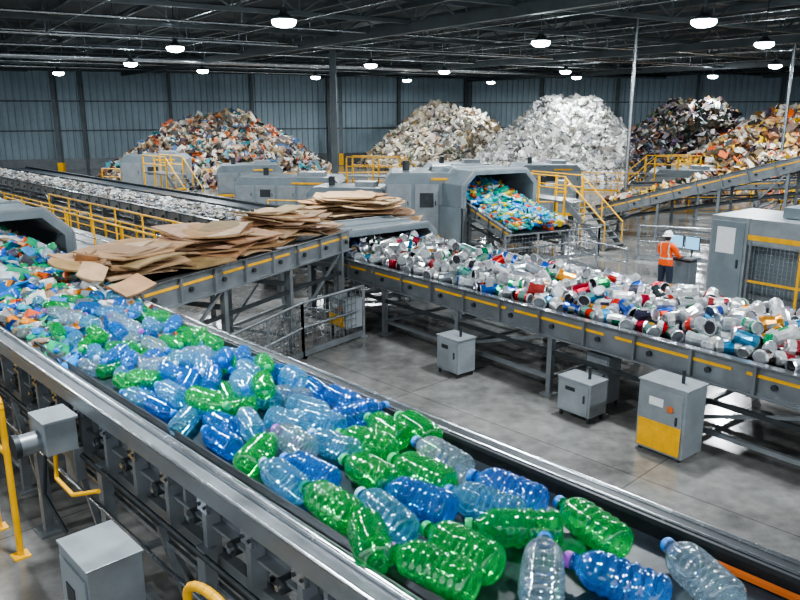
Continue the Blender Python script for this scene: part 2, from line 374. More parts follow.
def arch(B,c,d,n,w,h,l,th,ch,mat=iM,back=True):
    o=[(-w/2,0),(-w/2,h-ch),(-w/2+ch,h),(w/2-ch,h),(w/2,h-ch),(w/2,0)]
    i_=[(-w/2+th,0),(-w/2+th,h-ch-th*.3),(-w/2+ch+th*.4,h-th),(w/2-ch-th*.4,h-th),(w/2-th,h-ch-th*.3),(w/2-th,0)]
    c=V(c);vs=[]
    for k in(0,l):
        for pl in(o,i_):
            for a,b in pl: vs.append(c+n*a+Z*b+d*k)
    fs=[]
    for i in range(5):
        fs+=[(i,i+1,6+i+1,6+i),(12+i,18+i,18+i+1,12+i+1),(i,12+i,12+i+1,i+1),(6+i,6+i+1,18+i+1,18+i)]
    B.add(vs,fs,mat)
    if back: B.add([vs[12+i] for i in range(6)],[tuple(range(6))],mat)
    for k in(.05,l*.5,l-.05):
        for a,b in zip(o[:-1],o[1:]):
            B.beam(c+n*a[0]*1.01+Z*(a[1]+.02)+d*k,c+n*b[0]*1.01+Z*(b[1]+.02)+d*k,.08,.06,iC)
B=MB()
arch(B,F(15.5,3.93,2.0),D1,N1,3.2,1.6,3.2,.16,.5)
for nn in(2.45,5.41):
    for s in(15.7,18.4): B.box(F(s,nn,1.0),(.2,.2,2.0),(D1,N1,Z),iS)
B.box(F(17.1,5.56,2.9),(1.2,.03,.25),(D1,N1,Z),iY)
B.build('sorting_machine_hood',STD,.015)
col_mix=[(.02,.12,.5),(.03,.25,.6),(.02,.16,.55),(.6,.62,.62),(.66,.67,.66),(.6,.1,.03),(.02,.4,.2),(.02,.35,.15),(.45,.55,.6),(.65,.22,.03),(.32,.24,.16),(.05,.35,.45),(.1,.11,.13),(.4,.45,.5)]
rng=random.Random(11);B=MB()
def tinybottle(B,c,L,col,rng,mat=1,tilt=.5):
    a=rng.uniform(0,6.28);t=rng.uniform(-tilt,tilt);d=V((math.cos(a)*math.cos(t),math.sin(a)*math.cos(t),math.sin(t)))
    n=d.cross(Z).normalized();u=n.cross(d);prof=[(-.5,.1),(-.47,.19),(-.3,.2),(-.27,.18),(-.24,.2),(-.02,.2),(.01,.18),(.04,.2),(.2,.2),(.38,.08),(.5,.075)];sg=9;vs=[]
    q=rng.uniform(.6,1)
    for x,r in prof:
        for i in range(sg):
            th=2*math.pi*i/sg; vs.append(V(c)+d*x*L+n*math.cos(th)*r*L+u*math.sin(th)*r*L*q)
    fs=[(k*sg+i,k*sg+(i+1)%sg,(k+1)*sg+(i+1)%sg,(k+1)*sg+i) for k in range(len(prof)-1) for i in range(sg)]
    B.add(vs,fs,mat,col,True); B.add(vs[:sg],[tuple(range(sg))],mat,col)
    B.add(vs[-sg:],[tuple(range(sg))],mat,rng.choice([(.02,.1,.6),(.7,.7,.7),(.02,.4,.2),(.6,.1,.05)]))
def heaph(s,n):
    k=max(0,1-((n-3.93)/1.0)**4); t=min(1,max(0,(s-9.8)/4.5)); return k*(.03+.7*t)
for i in range(2300):
    s=rng.uniform(10,17.5) if rng.random()<.88 else rng.uniform(9.2,11);n=3.93+rng.uniform(-1,1)*.86
    z=2.42+heaph(s,n)*(rng.uniform(.6,1.05))
    if rng.random()<.4: tinybottle(B,F(s,n,z),rng.uniform(.28,.45),jit(rng.choice(col_mix),rng),rng)
    else: piece(B,F(s,n,z),rng.uniform(.10,.36),jit(rng.choice(col_mix),rng),rng,rng.choice([0,1]))
B.build('mixed_recyclables_heap',[DEB,DEBP])
# ------------------------------------------------------------------ bottles
def bottle_mesh(name,body,cap,var):
    prof=[(0.03,0.0),(.01,.06),(0,.12),(.012,.17),(.04,.205)]
    t=.06
    while t<.66:
        g=math.sin((t-.06)/.6*math.pi*2*(7 if var!=1 else 5))
        r=.206+(.012*g)
        if var==2 and .3<t<.42: r-=.02
        prof.append((t,r)); t+=.0145
    prof+=[(.68,.205),(.72,.193),(.77,.165),(.82,.125),(.86,.088),(.885,.07),(.9,.068),(.903,.09),(.915,.09),(.918,.068),(.93,.066)]
    capp=[(.925,.066),(.925,.082),(.93,.085),(.99,.083),(1.0,.075),(1.0,0.0)]
    sg=32;B=MB();L=.74
    def ring(pr,mat,fl):
        vs=[]
        for x,r in pr:
            for i in range(sg):
                th=2*math.pi*i/sg; rr=r
                if fl and .06<x<.66:
                    if var==0: rr+=.004*math.sin(th*8+x*40)
                    if var==1: rr+=.007*math.sin(th*6+x*30)*math.sin(th*6-x*30)
                    if var==3: rr+=.005*math.cos(th*8)
                    rr*=1+.02*noise.noise(V((x*6+var*9,math.cos(th)*1.3,math.sin(th)*1.3)))
                vs.append(((x-.46)*L,rr*L*math.cos(th),rr*L*math.sin(th)))
        n=len(pr)
        B.add(vs,[(k*sg+i,k*sg+(i+1)%sg,(k+1)*sg+(i+1)%sg,(k+1)*sg+i) for k in range(n-1) for i in range(sg)],mat,(1,1,1),True)
    ring(prof,0,True); ring(capp,1,False)
    ob=B.build(name,[body,cap]); me=ob.data; bpy.data.objects.remove(ob); return me
BM={'b':bottle_mat('blue_pet',(.30,.68,.99),(.03,.30,.95),.40),
    'g':bottle_mat('green_pet',(.30,.96,.48),(.03,.66,.16),.40),
    'l':bottle_mat('light_blue_pet',(.56,.88,.99),(.2,.6,.97),.35),
    'c':bottle_mat('clear_pet',(.86,.95,.99),(.6,.8,.95),.24)}
CAPS={'p':pmat('purple_cap',(.35,.08,.5),.35,0,.1),'b':pmat('blue_cap',(.03,.22,.7),.35,0,.1),'g':pmat('green_cap',(.02,.45,.15),.35,0,.1),'w':pmat('pale_cap',(.35,.6,.8),.35,0,.1)}
cache={}
def bm(c,cap,v):
    k=(c,cap,v)
    if k not in cache: cache[k]=bottle_mesh('bottle_'+c+cap+str(v),BM[c],CAPS[cap],v)
    return cache[k]
root=bpy.data.objects.new('plastic_bottles',None);bpy.context.collection.objects.link(root)
rng=random.Random(5);placed=[];cnt=[0]
def putb(x,y,z,dx,dy,c,cap,tilt=0.,sc=1.):
    me=bm(c,cap,rng.randrange(4)); ob=bpy.data.objects.new('bottle_%d'%cnt[0],me);cnt[0]+=1
    bpy.context.collection.objects.link(ob);ob.parent=root
    yaw=math.atan2(dy,dx)
    M=Matrix.Translation((x,y,z))@Matrix.Rotation(yaw,4,'Z')@Matrix.Rotation(tilt,4,'Y')@Matrix.Rotation(rng.uniform(0,6.28),4,'X')
    ob.matrix_world=M@Matrix.Diagonal((sc,sc*rng.uniform(.93,1.0),sc*rng.uniform(.93,1.0),1))
def pts(x,y,dx,dy,sc=1.): return [(x+dx*k*sc,y+dy*k*sc) for k in(-.24,0,.24)]
def scs(s): return max(.58,min(1,1-(s-4.0)*.11))
hand=[(-.157,4.53,.423,4.09,'g','p'),(.165,4.93,.684,4.33,'g','g'),(1.031,4.754,.859,3.999,'c','b'),(1.163,4.484,1.664,4.057,'b','p'),
(1.894,4.641,2.037,4.029,'c','b'),(1.242,5.259,1.563,4.628,'g','b'),(.56,4.93,1.15,4.86,'g','g'),(-.344,5.449,.105,4.72,'l','w'),
(.40,5.449,.906,4.996,'l','b'),(.559,5.703,1.162,5.169,'b','b'),(-.369,4.967,-.254,4.427,'g','g'),(-.886,5.481,-.377,4.858,'g','g'),
(-.121,5.53,.391,5.10,'b','b'),(-.07,6.017,.427,5.483,'g','g'),(.1375,6.345,.588,5.757,'c','b'),(-1.34,5.942,-.792,5.259,'l','w'),
(-.481,6.017,-.024,5.53,'g','g'),(-1.017,6.03,-.527,5.58,'b','b'),(-.383,7.05,.11,6.322,'g','g'),(-1.98,6.80,-1.379,6.137,'b','b'),
(-.876,6.542,-.335,6.076,'l','b')]
for x1,y1,x2,y2,c,cap in hand:
    d=V((x1-x2,y1-y2));d.normalize();x=(x1+x2)/2;y=(y1+y2)/2
    s=V((x,y,0)).dot(D1);sc=scs(s)*.95
    if V((x,y,0)).dot(N1)<3.22: x+=N1.x*.12;y+=N1.y*.12
    placed.append((pts(x,y,d.x,d.y,sc),sc)); putb(x,y,2.4+.155*sc,d.x,d.y,c,cap,rng.uniform(-.04,.04),sc)
def ok(p,sc,lst,m):
    for q,s2 in lst:
        if abs(q[1][0]-p[1][0])>1 or abs(q[1][1]-p[1][1])>1: continue
        mm=(m*(sc+s2)/2)**2
        for a in p:
            for b in q:
                if (a[0]-b[0])**2+(a[1]-b[1])**2<mm: return False
    return True
def layer(s0,s1,tries,m,z,lst,spread=.78,lim=.84):
    for _ in range(tries):
        s=rng.uniform(s0,s1);n=3.93+rng.uniform(-1,1)*spread; sc=scs(s)
        a=rng.gauss(0,.6)+(math.pi if rng.random()<.35 else 0)
        dv=(D1*math.cos(a)+N1*math.sin(a)); p=F(s,n); P=pts(p.x,p.y,dv.x,dv.y,sc)
        if any(abs(V((q[0],q[1],0)).dot(N1)-3.93)>lim for q in P): continue
        if ok(P,sc,lst,m):
            lst.append((P,sc)); c=rng.choices('bglc',(.27,.29,.31,.13))[0]
            cap={'b':'b','g':'g','l':rng.choice('wb'),'c':rng.choice('bwp')}[c]
            putb(p.x,p.y,2.4+.155*sc+z*sc,dv.x,dv.y,c,cap,rng.uniform(-.14,.14) if z>.1 else rng.uniform(-.04,.04),sc)
layer(-1,.4,200,.30,0,placed)
layer(4.2,12.5,26000,.24,0,placed)
l2=[];layer(6.4,12.3,2400,.30,.22,l2,.66,.74)
l3=[];layer(9,12,600,.33,.43,l3,.5,.6)
# ------------------------------------------------------------------ can conveyor
D2=V((.632,-.775,0)).normalized();N2=V((.775,.632,0)).normalized()
def G(s,n,z=0): return D2*s+N2*n+Z*z
conveyor('can_conveyor',G(-17.4,12.755,1.6),G(2,12.755,1.6),3.1,side=.48,legs=2.6)
rng=random.Random(21);B=MB()
sil=[(.42,.44,.46),(.32,.34,.36),(.55,.56,.57),(.24,.26,.28),(.62,.63,.64)]
colr=[(.6,.025,.02),(.03,.1,.42),(.01,.28,.12),(.04,.25,.45),(.55,.24,.03),(.06,.06,.07),(.15,.36,.3),(.68,.68,.66),(.35,.03,.04),(.6,.61,.61),(.66,.66,.64)]
def can(B,c,L,r,col,c2,rng,tl=.22):
    a=rng.uniform(0,6.28);t=rng.uniform(-tl,tl);d=V((math.cos(a)*math.cos(t),math.sin(a)*math.cos(t),math.sin(t)))
    n=d.cross(Z).normalized();u=n.cross(d);k=rng.uniform(0,6.28);n,u=n*math.cos(k)+u*math.sin(k),u*math.cos(k)-n*math.sin(k)
    q=rng.uniform(.78,1);sg=12;silver=(.5,.52,.54)
    prof=[(-.5,.78),(-.44,1),(-.2,1),(.2,1),(.43,1),(.5,.86)];vs=[];pin=rng.uniform(.72,1)
    bend=rng.uniform(-.08,.08); ph=rng.randrange(12)
    for j,(x,rr) in enumerate(prof):
        kk=rr*(pin if j in(2,3) and rng.random()<.5 else 1)
        for i in range(sg):
            th=2*math.pi*i/sg; k2=kk*(1+(rng.uniform(-.03,.03) if 0<j<4 else 0)); vs.append(V(c)+d*x*L+n*(math.cos(th)*r*k2+bend*L*(x*x*4-.5))+u*math.sin(th)*r*k2*q)
    for j in range(5):
        for i in range(sg):
            cc=silver if j in(0,4) else (c2 if (j==2 and (i+ph)%12<7) else col)
            B.add([vs[j*sg+i],vs[j*sg+(i+1)%sg],vs[(j+1)*sg+(i+1)%sg],vs[(j+1)*sg+i]],[(0,1,2,3)],0,cc,False)
    B.add(vs[:sg],[tuple(range(sg))],0,silver)
    e=[v*.88+(V(c)+d*.5*L+n*bend*L*.5)*.12-d*.08*L for v in [V(x) for x in vs[-sg:]]]
    B.add(vs[-sg:]+e,[(i,(i+1)%sg,sg+(i+1)%sg,sg+i) for i in range(sg)],0,silver); B.add(e,[tuple(range(sg))],0,rng.choice([(.2,.21,.23),(.02,.02,.025),(.03,.03,.035),(.35,.37,.38)]))
for zz,md,tries,wd,tl in((1.735,.22,9000,1.32,.12),(1.90,.27,5000,1.12,.4),(2.03,.42,900,.9,.5)):
    got={}
    for _ in range(tries):
        s=rng.uniform(-16.6,1.8);n=12.79+rng.uniform(-wd,wd); key=(int(s//.45),int(n//.45));bad=False
        for i in(-1,0,1):
            for j in(-1,0,1):
                for (a,b) in got.get((key[0]+i,key[1]+j),()):
                    if (a-s)**2+(b-n)**2<md*md: bad=True
        if bad: continue
        got.setdefault(key,[]).append((s,n))
        a=rng.choice(sil) if rng.random()<.52 else rng.choice(colr); b_=rng.choice(colr) if rng.random()<.6 else rng.choice(sil)
        can(B,G(s,n,zz+rng.uniform(-.02,.03)),rng.uniform(.36,.44),rng.uniform(.12,.15),jit(a,rng,.2),jit(b_,rng,.2),rng,tl)
B.build('aluminium_cans_heap',[CANM])
B=MB()
arch(B,G(-16.1,12.75,1.45),-D2,N2,3.5,.9,1.8,.14,.3)
for nn in(11.15,14.4):
    for s in(-16.3,-17.6): B.box(G(s,nn,.75),(.18,.18,1.5),(D2,N2,Z),iS)
B.build('can_outlet_hood',STD,.015)
# ------------------------------------------------------------------ cardboard conveyor + stacks
d3=V((.44,.897,0)).normalized();n3=V((.897,-.44,0)).normalized()
e0=V((-4.73,12.5,2.4))-n3*.85;
conveyor('cardboard_conveyor',e0-d3*.2,e0+d3*7.6,1.8,side=.5,legs=2.4)
def sheet(B,c,sx,sy,yaw,tx,ty,bend,col,th=.03):
    M=Matrix.Rotation(yaw,3,'Z')@Matrix.Rotation(tx,3,'X')@Matrix.Rotation(ty,3,'Y');c=V(c);nx,ny=6,3;vs=[]
    fold=rng.choice((0,0,1))*rng.uniform(-.12,.12);cut=rng.random()<.4
    for k in(0,1):
        for j in range(ny+1):
            for i in range(nx+1):
                x=i/nx-.5;y=j/ny-.5
                xx=x*(1-.18*(cut and j in(0,ny))); vs.append(c+M@V((xx*sx,y*sy,bend*(x*x*4-.3)*sx*.25+abs(x)*fold*sx+k*th)))
    st=nx+1;o=st*(ny+1);fs=[]
    for j in range(ny):
        for i in range(nx): a=j*st+i; fs.append((a,a+st,a+st+1,a+1)); fs.append((o+a,o+a+1,o+a+st+1,o+a+st))
    B.add(vs,fs,0,col)
    ec=tuple(x*.6 for x in col);es=[]
    for i in range(nx): es+=[(i,i+1,o+i+1,o+i),(ny*st+i,o+ny*st+i,o+ny*st+i+1,ny*st+i+1)]
    for j in range(ny): es+=[(j*st,o+j*st,o+(j+1)*st,(j+1)*st),(j*st+nx,(j+1)*st+nx,o+(j+1)*st+nx,o+j*st+nx)]
    B.add(vs,es,0,ec)
ccol=[(.46,.28,.14),(.54,.35,.20),(.42,.25,.12),(.60,.41,.25),(.34,.20,.10)]
def stack(B,c,rx,ry,h,k,smin,smax,axd,axn,rng,drop=1.,tilt=.06):
    for i in range(k):
        t=i/k; a=rng.uniform(-1,1)*rx*(1-.6*t);b_=rng.uniform(-1,1)*ry*(1-.35*t)
        e=1-.45*(a/rx)**2*drop
        p=V(c)+axd*a+axn*b_+Z*(h*t*e+rng.uniform(0,.03))
        sheet(B,p,rng.uniform(smin,smax),rng.uniform(smin,smax)*.75,math.atan2(axd.y,axd.x)+rng.gauss(0,.45),rng.gauss(0,tilt),rng.gauss(0,tilt),rng.uniform(-.2,.2),jit(rng.choice(ccol),rng,.14))
rng=random.Random(31);B=MB()
stack(B,e0+d3*1.0+Z*.12,1.0,.55,.48,30,1.2,1.9,d3,n3,rng)
stack(B,e0+d3*3.5+Z*.12,1.1,.55,.55,30,1.1,1.8,d3,n3,rng)
stack(B,e0+d3*5.9+Z*.12,1.1,.5,.6,30,1.1,1.7,d3,n3,rng)
for i in range(10):
    sheet(B,F(11.4+rng.uniform(-.6,1.4),4.5+rng.uniform(-.3,.3),2.95+rng.uniform(-.2,.15)),rng.uniform(.4,.9),rng.uniform(.3,.6),rng.uniform(0,3),rng.gauss(0,.3),rng.gauss(0,.3),.2,jit(rng.choice(ccol),rng))
B.build('cardboard_stack',[CARD])
B=MB();xa=V((1,.12,0)).normalized();ya=V((-.12,1,0)).normalized()
stack(B,V((-1.45,23.6,1.62)),1.5,.7,1.25,80,1.4,2.3,xa,ya,rng,.4,.035)
B.build('cardboard_stack',[CARD])
conveyor('cardboard_feed_conveyor',(-4.2,23.3,1.5),(1.2,23.9,1.5),2.2,side=.35)
railing('wire_mesh_fence',[(-3.3,13.7,0),(-2.2,16.3,0),(-.9,18.0,0)],1.3,STEEL,mesh=True)
# ------------------------------------------------------------------ far granule conveyor
conveyor('long_feed_conveyor',F(20.5,14.5,1.6),F(76,14.5,1.6),2.0,side=.4,legs=3.2,stripe=False)
rng=random.Random(41);B=MB()
gr=[(.6,.6,.58),(.5,.5,.48),(.7,.7,.68),(.25,.25,.25),(.4,.31,.24),(.2,.27,.36),(.55,.5,.45),(.12,.12,.13)]
for i in range(5200):
    s=rng.uniform(20.7,75);n=14.5+rng.uniform(-.85,.85)
    piece(B,F(s,n,1.64+.10*rng.random()+.06*(1-((n-14.5)/.9)**2)),rng.uniform(.12,.28),jit(rng.choice(gr),rng,.35),rng,0,True)
B.build('shredded_plastic_flow',[DEB])
conveyor('transfer_conveyor',F(20,18.5,1.2),F(62,18.5,1.2),1.4,side=.35,legs=4)
railing('walkway_railing',[F(22,12.4),F(40,12.4),F(60,12.4)],1.15,YEL)
railing('walkway_railing',[F(24,16.8),F(60,16.8)],1.15,BRIGHT)
B=MB()
B.box(F(24,9.2,1.3),(12,1.6,.08),(D1,N1,Z),0)
for s in range(18,31,2):
    for nn in(8.45,9.95): B.box(F(s,nn,.65),(.1,.1,1.3),(D1,N1,Z),0); B.tube(F(s,nn,1.3),F(s,nn,2.4),.03,1,6)
for nn in(8.45,9.95):
    for z in(1.85,2.4): B.tube(F(18,nn,z),F(30,nn,z),.03,1 if z>2 else 2,6)
B.build('maintenance_walkway',[STEEL,YEL,BRIGHT])
# ------------------------------------------------------------------ machines
def machine(name,x,y,w,dp,h,yaw=0,yel=True,ch=.3,legs=.3):
    B=MB();d=V((math.cos(yaw),math.sin(yaw),0));n=V((-math.sin(yaw),math.cos(yaw),0));ax=(d,n,Z);c=V((x,y,0))
    z0=legs
    B.prism([(-w/2,z0),(w/2,z0),(w/2,h-ch),(w/2-ch,h),(-w/2+ch,h),(-w/2,h-ch)],c,ax,dp,iM)
    for i in(-1,1):
        for j in(-1,1): B.box(c+d*i*(w/2-.15)+n*j*(dp/2-.15)+Z*z0/2,(.2,.2,z0),ax,iD)
    k=max(2,int(w/1.1))
    for i in range(k):
        q=c+d*(-w/2+(i+.5)*w/k)-n*(dp/2+.015)
        B.box(q+Z*(z0+(h-ch-z0)*.52),(w/k*.86,.03,(h-ch-z0)*.78),ax,iC)
        B.box(q+Z*(z0+(h-ch-z0)*.6)+d*w/k*.32-n*.02,(.04,.04,.18),ax,iD)
        if i%3==1: B.box(q+Z*(z0+(h-ch-z0)*.65)-n*.02,(w/k*.5,.02,(h-z0)*.22),ax,iD)
    if yel: B.box(c-n*(dp/2+.03)+Z*(z0+.08),(w,.03,.14),ax,iY); B.box(c-n*(dp/2+.03)+Z*(h-ch)+d*w*.2,(w*.3,.03,.1),ax,iY)
    B.box(c+Z*(h+.1)+d*w*.2,(w*.25,dp*.4,.22),ax,iC); B.tube(c+Z*h-d*w*.25,c+Z*(h+.4)-d*w*.25,.15,iD,10)
    return B.build(name,STD,.02)
machine('baler_machine',-16.5,51.6,4.2,2.6,2.6,.1)
machine('shredder_machine',-5.8,40.6,5.6,2.6,2.1,-.1)
machine('screening_machine',-9.5,48,4,2.5,2.2,.2)
machine('separator_machine',1.1,32.5,3.4,3,3.0,0,True,.25)
machine('sorter_cabinet',-2.2,34,3.6,2,2.2,-.2)
machine('baler_machine',9.5,50,4,3,2.1,.1)
machine('screening_machine',-32,40,4.5,3,2.2,.5)
machine('drum_feeder',3.5,46,4,2,2.4,.1)
machine('compactor_machine',17.5,46.5,4,2.4,2.0,-.2)
machine('sorter_cabinet',7.9,38.8,2.2,1.4,1.8,-.3)
B=MB();dA=V((.5,-.866,0)).normalized();nA=V((.866,.5,0)).normalized();oc=V((4.1,30.6,0))
arch(B,oc+Z*1.7,-dA,nA,3.7,1.45,3.2,.16,.55)
for i in(-1,1):
    for l in(.15,3): B.box(oc+nA*i*1.7-dA*l+Z*.85,(.2,.2,1.7),(dA,nA,Z),iS)
B.box(oc-nA*1.9-dA*1.6+Z*.9,(3,.1,1.6),(dA,nA,Z),iM); B.box(oc+nA*1.86-dA*1.6+Z*2.2,(1.6,.03,.5),(dA,nA,Z),iY)
B.build('optical_sorter_machine',STD,.015)
conveyor('plastics_conveyor',oc-dA*2.8+Z*2.5,oc+dA*2.6+Z*1.0,2.9,side=.4,legs=2.2)
rng=random.Random(51);B=MB()
cp=[(.02,.35,.5),(.03,.2,.6),(.02,.45,.3),(.55,.6,.6),(.7,.5,.03),(.06,.5,.5),(.6,.12,.04),(.2,.4,.5),(.05,.2,.25)]
for i in range(1000):
    t=rng.uniform(-2.7,2.55);q=rng.uniform(-1.3,1.3)
    z=1.75-t*.278+.1+(.35*(1-(q/1.4)**2))*rng.random()
    c=oc+dA*t+nA*q+Z*z
    if rng.random()<.5: tinybottle(B,c,rng.uniform(.3,.5),jit(rng.choice(cp),rng),rng)
    else: piece(B,c,rng.uniform(.15,.42),jit(rng.choice(cp),rng),rng,1)
B.build('coloured_plastics_heap',[DEB,DEBP])
railing('guard_railing',[oc+dA*3.2-nA*2.2,oc+dA*3.4+nA*2.2,oc+dA*.5+nA*2.6],1.1,BRIGHT,mesh=True)
railing('guard_railing',[(5,36,0),(7.6,36.3,0)],1.2,YEL)
railing('guard_railing',[(-6.5,37,0),(-3,36.3,0),(0,36.5,0)],1.2,YEL)
railing('guard_railing',[(-8,52,0),(8,54,0),(22,50,0)],1.3,YEL)
railing('guard_railing',[(13,42.5,0),(24,40.5,0)],1.3,YEL)
railing('guard_railing',[(6.2,27.2,0),(7.6,24.6,0)],1.0,BRIGHT)
railing('wire_mesh_fence',[(9.0,28.0,0),(11.5,27.0,0),(14.5,24.5,0)],1.3,BRIGHT,mesh=True)
railing('guard_railing',[(-22,56,0),(-12,54.5,0)],1.3,YEL)
def stair(name,x,y,yaw,n=9,w=1.1,hs=.22):
    B=MB();d=V((math.cos(yaw),math.sin(yaw),0));q=V((-math.sin(yaw),math.cos(yaw),0));c=V((x,y,0));ax=(d,q,Z)
    for i in range(n): B.box(c+d*(i*.27)+Z*(hs*(i+1)),(.28,w,.04),ax,0)
    for s in(-1,1):
        B.beam(c+q*s*w/2-d*.1+Z*.08,c+q*s*w/2+d*(n*.27)+Z*(hs*n),.05,.25,0)
        B.tube(c+q*s*w/2+Z*1.1,c+q*s*w/2+d*(n*.27)+Z*(hs*n+1),.03,1,6)
        for i in(0,n//2,n): B.tube(c+q*s*w/2+d*i*.27+Z*(hs*i),c+q*s*w/2+d*i*.27+Z*(hs*i+1.05),.03,1,6)
        for z in(.55,1.05): B.tube(c+q*s*w/2+d*(n*.27)+Z*(hs*n+z),c+q*s*w/2+d*(n*.27+3)+Z*(hs*n+z),.03,1,6)
        for i in(0.,1.5,3.): B.box(c+q*s*w/2+d*(n*.27+i)+Z*(hs*n+1)/2,(.08,.08,hs*n+1),ax,1)
    B.box(c+d*(n*.27+1.5)+Z*hs*n,(3,w,.08),ax,0)
    B.build(name,[STEEL,YEL])
stair('access_staircase',8.6,30.0,2.2,8); stair('access_staircase',-11.9,43.6,2.33,8); stair('access_staircase',13,45.5,.2,8); stair('access_staircase',2.5,40.5,2.9,9)
conveyor('inclined_conveyor',(9.4,34.6,1.2),(17.5,27.6,4.5),1.6,side=.5,legs=2.4)
rng=random.Random(61);B=MB();a=V((9.4,34.6,1.2));bq=V((17.5,27.6,4.5));dd=(bq-a).normalized();nn=dd.cross(Z).normalized()
for i in range(420):
    p=a+dd*rng.uniform(.3,11)+nn*rng.uniform(-.6,.6)+Z*rng.uniform(.08,.3); piece(B,p,rng.uniform(.2,.4),jit(rng.choice(warm),rng),rng)
B.build('inclined_waste_flow',[DEB])
conveyor('cross_conveyor',(12.4,40.2,1.6),(24,36.5,2.4),1.4,side=.4,legs=3)
# ------------------------------------------------------------------ control cabinet with guard (right)
B=MB();kc=V((9.15,21.9,0));ax=(D2,N2,Z)
def K(s,n,z): return kc+D2*s+N2*n+Z*z
B.box(K(.55,1.2,1.28),(1.1,2.4,2.5),ax,iC); B.box(K(.55,-.02,1.3),(.95,.04,2.2),ax,iM); B.box(K(.5,-.05,1.85),(.55,.02,.75),ax,iW)
B.box(K(.9,-.06,1.2),(.05,.05,.25),ax,iD)
B.box(K(3.9,1.6,1.28),(5.6,2.0,2.5),ax,iM); B.box(K(3.9,.35,2.15),(5.6,.6,.75),ax,iC); B.box(K(3.9,.04,2.0),(5.6,.03,.14),ax,iY)
B.box(K(3.9,.5,.15),(5.6,.4,.3),ax,iS)
B.box(K(2.6,1.4,2.7),(1.8,1.4,.3),ax,iM); B.box(K(5.2,1.4,2.65),(1.6,1.2,.25),ax,iC)
for s in(1.2,2.6,4.0,5.4,6.7): B.box(K(s,.05,.95),(.07,.07,1.9),ax,iY if s in(2.6,5.4) else iS)
for i in range(46): B.tube(K(1.2+i*.12,.05,.2),K(1.2+i*.12,.05,1.85),.008,iG,4)
for j in range(14): B.tube(K(1.2,.05,.25+j*.12),K(6.7,.05,.25+j*.12),.008,iG,4)
B.box(K(3.9,.05,.75),(5.5,.04,.07),ax,iY)
B.build('control_cabinet',STD,.012)
# ------------------------------------------------------------------ electrical boxes
def ebox(name,x,y,w,dp,h,ax,z0=0.,yel=False,stub=True):
    B=MB();c=V((x,y,z0))
    B.box(c+Z*h/2,(w,dp,h),ax,iC)
    f=-ax[1]
    B.box(c+Z*h*.5+f*(dp/2+.01),(w*.88,.02,h*.88),ax,iC); B.box(c+Z*h*.55+f*(dp/2+.03)+ax[0]*w*.34,(.03,.03,.14),ax,iD)
    B.box(c+Z*h*.75+f*(dp/2+.022)-ax[0]*w*.1,(w*.3,.01,h*.12),ax,iW if yel else iD)
    B.box(c+Z*(h+.015),(w*1.05,dp*1.05,.03),ax,iC)
    if stub: B.tube(c+Z*h+ax[0]*w*.2,c+Z*(h+.25)+ax[0]*w*.2,.03,iD,8)
    if yel:
        B.box(c+Z*h*.25+f*(dp/2+.025),(w*.9,.012,h*.42),ax,iY); B.box(c+Z*h*.25-ax[0]*(w/2+.006),(.012,dp*.9,h*.42),ax,iY)
        B.box(c+Z*h*.7+f*(dp/2+.03)+ax[0]*w*.2,(.1,.02,.1),ax,iO)
    if z0>0:
        for i in(-1,1):
            for j in(-1,1): B.box(V((x,y,z0/2))+ax[0]*i*w*.42+ax[1]*j*dp*.4,(.05,.05,z0),ax,iD)
    return B.build(name,STD,.012)
ebox('electrical_cabinet',4.45,11.5,.85,.6,1.15,(D2,N2,Z),.06,True)
ebox('junction_box',3.35,12.95,.72,.5,.62,(D2,N2,Z),.12)
ebox('junction_box',1.2,15.3,.66,.5,.72,(D2,N2,Z),.1)
ebox('junction_box',-1.35,18.0,.7,.5,.7,(D2,N2,Z),.3,True)
ebox('junction_box',3.9,13.6,.5,.4,.9,(D2,N2,Z),.1)
c=F(6.35,2.2,0);ebox('electrical_cabinet',c.x,c.y,.68,.5,1.6,(-D1,N1,Z),.0,stub=False)
B=MB();ax=(D1,N1,Z)
B.box(F(8.2,2.5,2.05),(.42,.34,.36),ax,iC); B.box(F(8.2,2.5,2.25),(.46,.38,.04),ax,iC); B.tube(F(8.2,2.35,2.0),F(8.2,2.1,2.0),.12,iS,14); B.tube(F(8.2,2.12,2.0),F(8.2,2.06,2.0),.135,iD,14)
B.box(F(8.6,2.55,1.95),(.3,.26,.26),ax,iS); B.box(F(8.2,2.68,1.65),(.3,.12,.4),ax,iS)
B.path([F(8.1,2.45,1.9),F(8.0,2.4,1.6),F(7.7,2.45,1.5),F(7.4,2.62,1.6)],.025,iY,8)
B.path([F(8.4,2.45,1.9),F(8.5,2.4,1.2),F(8.2,2.5,.8)],.025,iD,8)
B.path([F(7.2,2.5,1.3),F(7.0,2.45,1.0),F(6.9,2.5,.7)],.035,iY,8)
B.build('conveyor_gear_motor',STD,.02)
def guard(name,s,n,w=.7,h=.9,z=.5,r=.04):
    B=MB();pts=[]
    for k in range(13):
        t=k/12*math.pi; pts.append(F(s+math.cos(t)*w/2,n,z+h+math.sin(t)*.22))
    pts=[F(s+w/2,n,0)]+pts+[F(s-w/2,n,0)]
    B.path(pts,r,0,10); B.tube(F(s-w/2,n,z+h*.4),F(s+w/2,n,z+h*.4),r*.8,0,8)
    for q in(-1,1): B.box(F(s+q*w/2,n,.01),(.2,.2,.02),(D1,N1,Z),0)
    B.build(name,[YEL])
guard('hoop_guard',4.5,2.35,.9,.85,.9); guard('hoop_guard',9.9,2.3,.9,1.0,1.0); guard('hoop_guard',11.4,2.3,.9,1.0,1.0)
railing('guard_railing',[F(9.6,1.2),F(13,1.2),F(18,1.2)],1.2,YEL)
conveyor('side_conveyor',F(10.5,-.6,1.5),F(24,-.6,1.5),1.3,side=.4,legs=2.5)
